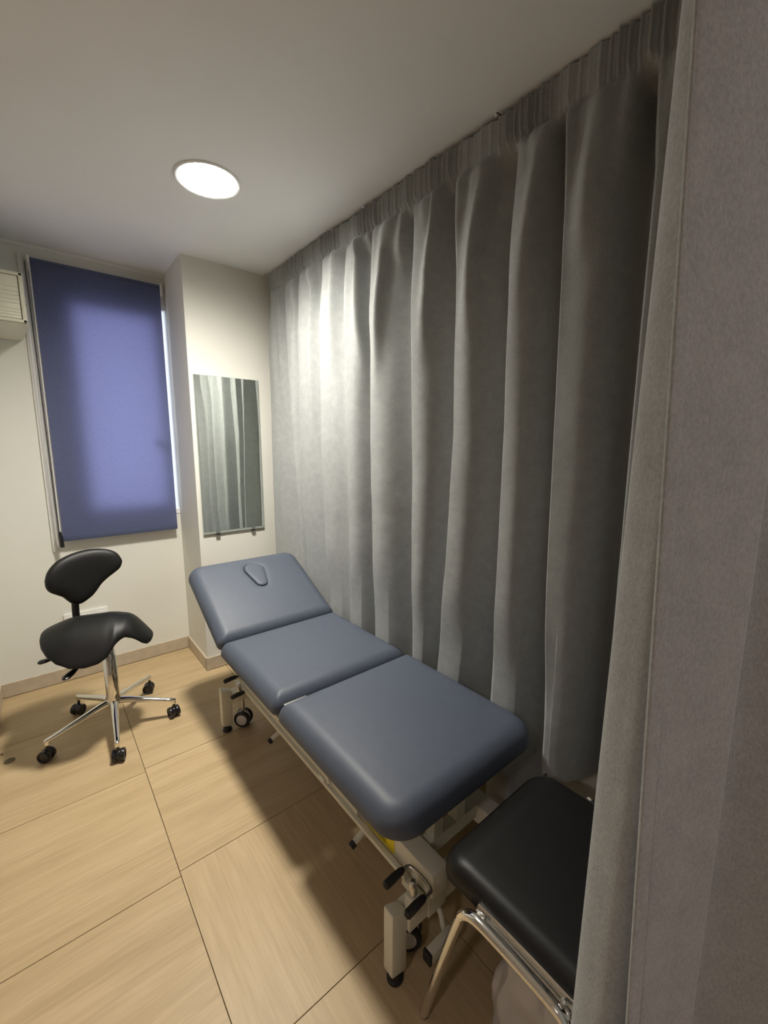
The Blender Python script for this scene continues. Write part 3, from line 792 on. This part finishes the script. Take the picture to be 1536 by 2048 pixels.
# ------------------------------------------------------------------ visitor chair behind the near curtain
chair = thing('visitor_chair', 'black padded visitor chair with chrome frame at the foot of the couch', 'chair', (.86,.4,0))
bm = cushion_bm(.45, .43, .062, (.05,.05,.06,.06), .036, dome=.006, nx=50, ny=44)
place(bm, Matrix.Translation((.893,.395,.412)))
for v in bm.verts:     # waterfall front and a slight dish
    v.co.z -= .016*sstep(.53,.61,v.co.y)
obj('seat', bm, M_black, chair, angle=60)
for sx in (.640, 1.130):
    s = 1 if sx > .9 else -1
    p_ = [(sx-.004*s*-1,.607,.004),(sx,.560,.20),(sx,.512,.375),(sx,.497,.412),(sx,.475,.430),(sx,.44,.437),(sx,.36,.437),(sx,.285,.432),(sx,.262,.422),(sx,.250,.40),(sx+.012*s,.20,.20),(sx+.02*s,.17,.004)]
    bm = BM(); tube(bm, smooth_path(p_,5), .0115, 14, flat=(1,1.15)); lg = obj('side_frame', bm, M_chrome, chair)
    for q in (p_[0],p_[-1]): latheo('rubber_foot', [(.0118,0),(.0122,.006),(.0118,.008),(0,.008)], (q[0],q[1],0), M_rubber, lg, seg=14)
# polished oval side plate between the tube and the seat
for sx in (.660,1.126):
    bm = BM(); tube(bm, smooth_path([(sx,.475,.424),(sx,.42,.427),(sx,.33,.427),(sx,.25,.427),(sx,.215,.46),(sx,.195,.52),(sx,.18,.62),(sx,.165,.78)],5), .012, 14, flat=(.62,1.75), flatdir=((-.93,0,.36) if sx < .9 else (.93,0,.36))); obj('oval_frame', bm, M_chrome, chair)
    for y in (.45,.27):
        latheo('bolt', [(.006,0),(.006,.004),(.003,.007),(0,.007)], (sx-.008 if sx < .9 else sx+.008,y,.447), M_steel, chair, axis=((-1 if sx < .9 else 1),0,0), seg=12)
for y in (.46,.25): tubeo('seat_cross_tube', [(.652,y,.402),(1.128,y,.402)], .009, M_chrome, chair)
bm = cushion_bm(.44, .30, .045, (.05,.05,.07,.07), .022, nx=40, ny=30)
place(bm, Matrix.Translation((.893,.195,.66))@Matrix.Rotation(math.radians(97),4,'X')@Matrix.Rotation(PI,4,'Y')@Matrix.Translation((0,0,-.02)))
obj('backrest', bm, M_black, chair, angle=60)

# ------------------------------------------------------------------ bag under the chair
bm = BM(); bw, bd, bh = .27, .20, .36; rings = []
for j in range(25):
    t = j/24; z = .002+bh*t; ring = []
    for k in range(72):
        a = 2*PI*k/72; c_,s_ = math.cos(a), math.sin(a)
        ex = .42+.25*t; kx = math.copysign(abs(c_)**ex, c_); ky = math.copysign(abs(s_)**ex, s_)
        bulge = 1+.10*math.sin(PI*min(1,t*1.25))-.18*t*t
        nzv = mnoise.noise(Vector((c_*2.2,s_*2.2,t*4)))*.018+mnoise.noise(Vector((c_*6,s_*6,t*9)))*.007
        ring.append(bm.verts.new((.875+(bw/2*bulge)*kx+nzv*c_, .395+(bd/2*bulge*(1-.3*t))*ky+nzv*s_, z+(.012*mnoise.noise(Vector((c_*3,s_*3,9))) if j == 24 else 0))))
    rings.append(ring)
for a,b in zip(rings,rings[1:]):
    for k in range(72): bm.faces.new((a[k],a[(k+1)%72],b[(k+1)%72],b[k]))
bm.faces.new(rings[0][::-1])
tag(obj('plastic_bag', bm, M_bag), 'pale grey plastic bag on the floor under the black visitor chair', 'bag')

# ------------------------------------------------------------------ floor caps by the left wall
for (x,y,r_,lab) in ((-.232,2.452,.021,'dark round metal cap set in the floor by the left wall'),(-.262,2.53,.006,'tiny dark plug in the floor beside the round metal cap')):
    bm = BM(); lathe(bm, [(r_,0),(r_,.0012),(r_*.86,.002),(r_*.80,.0014),(0,.0016)], (x,y,0), seg=28); tag(obj('floor_cap', bm, M_bronze), lab, 'floor cap')
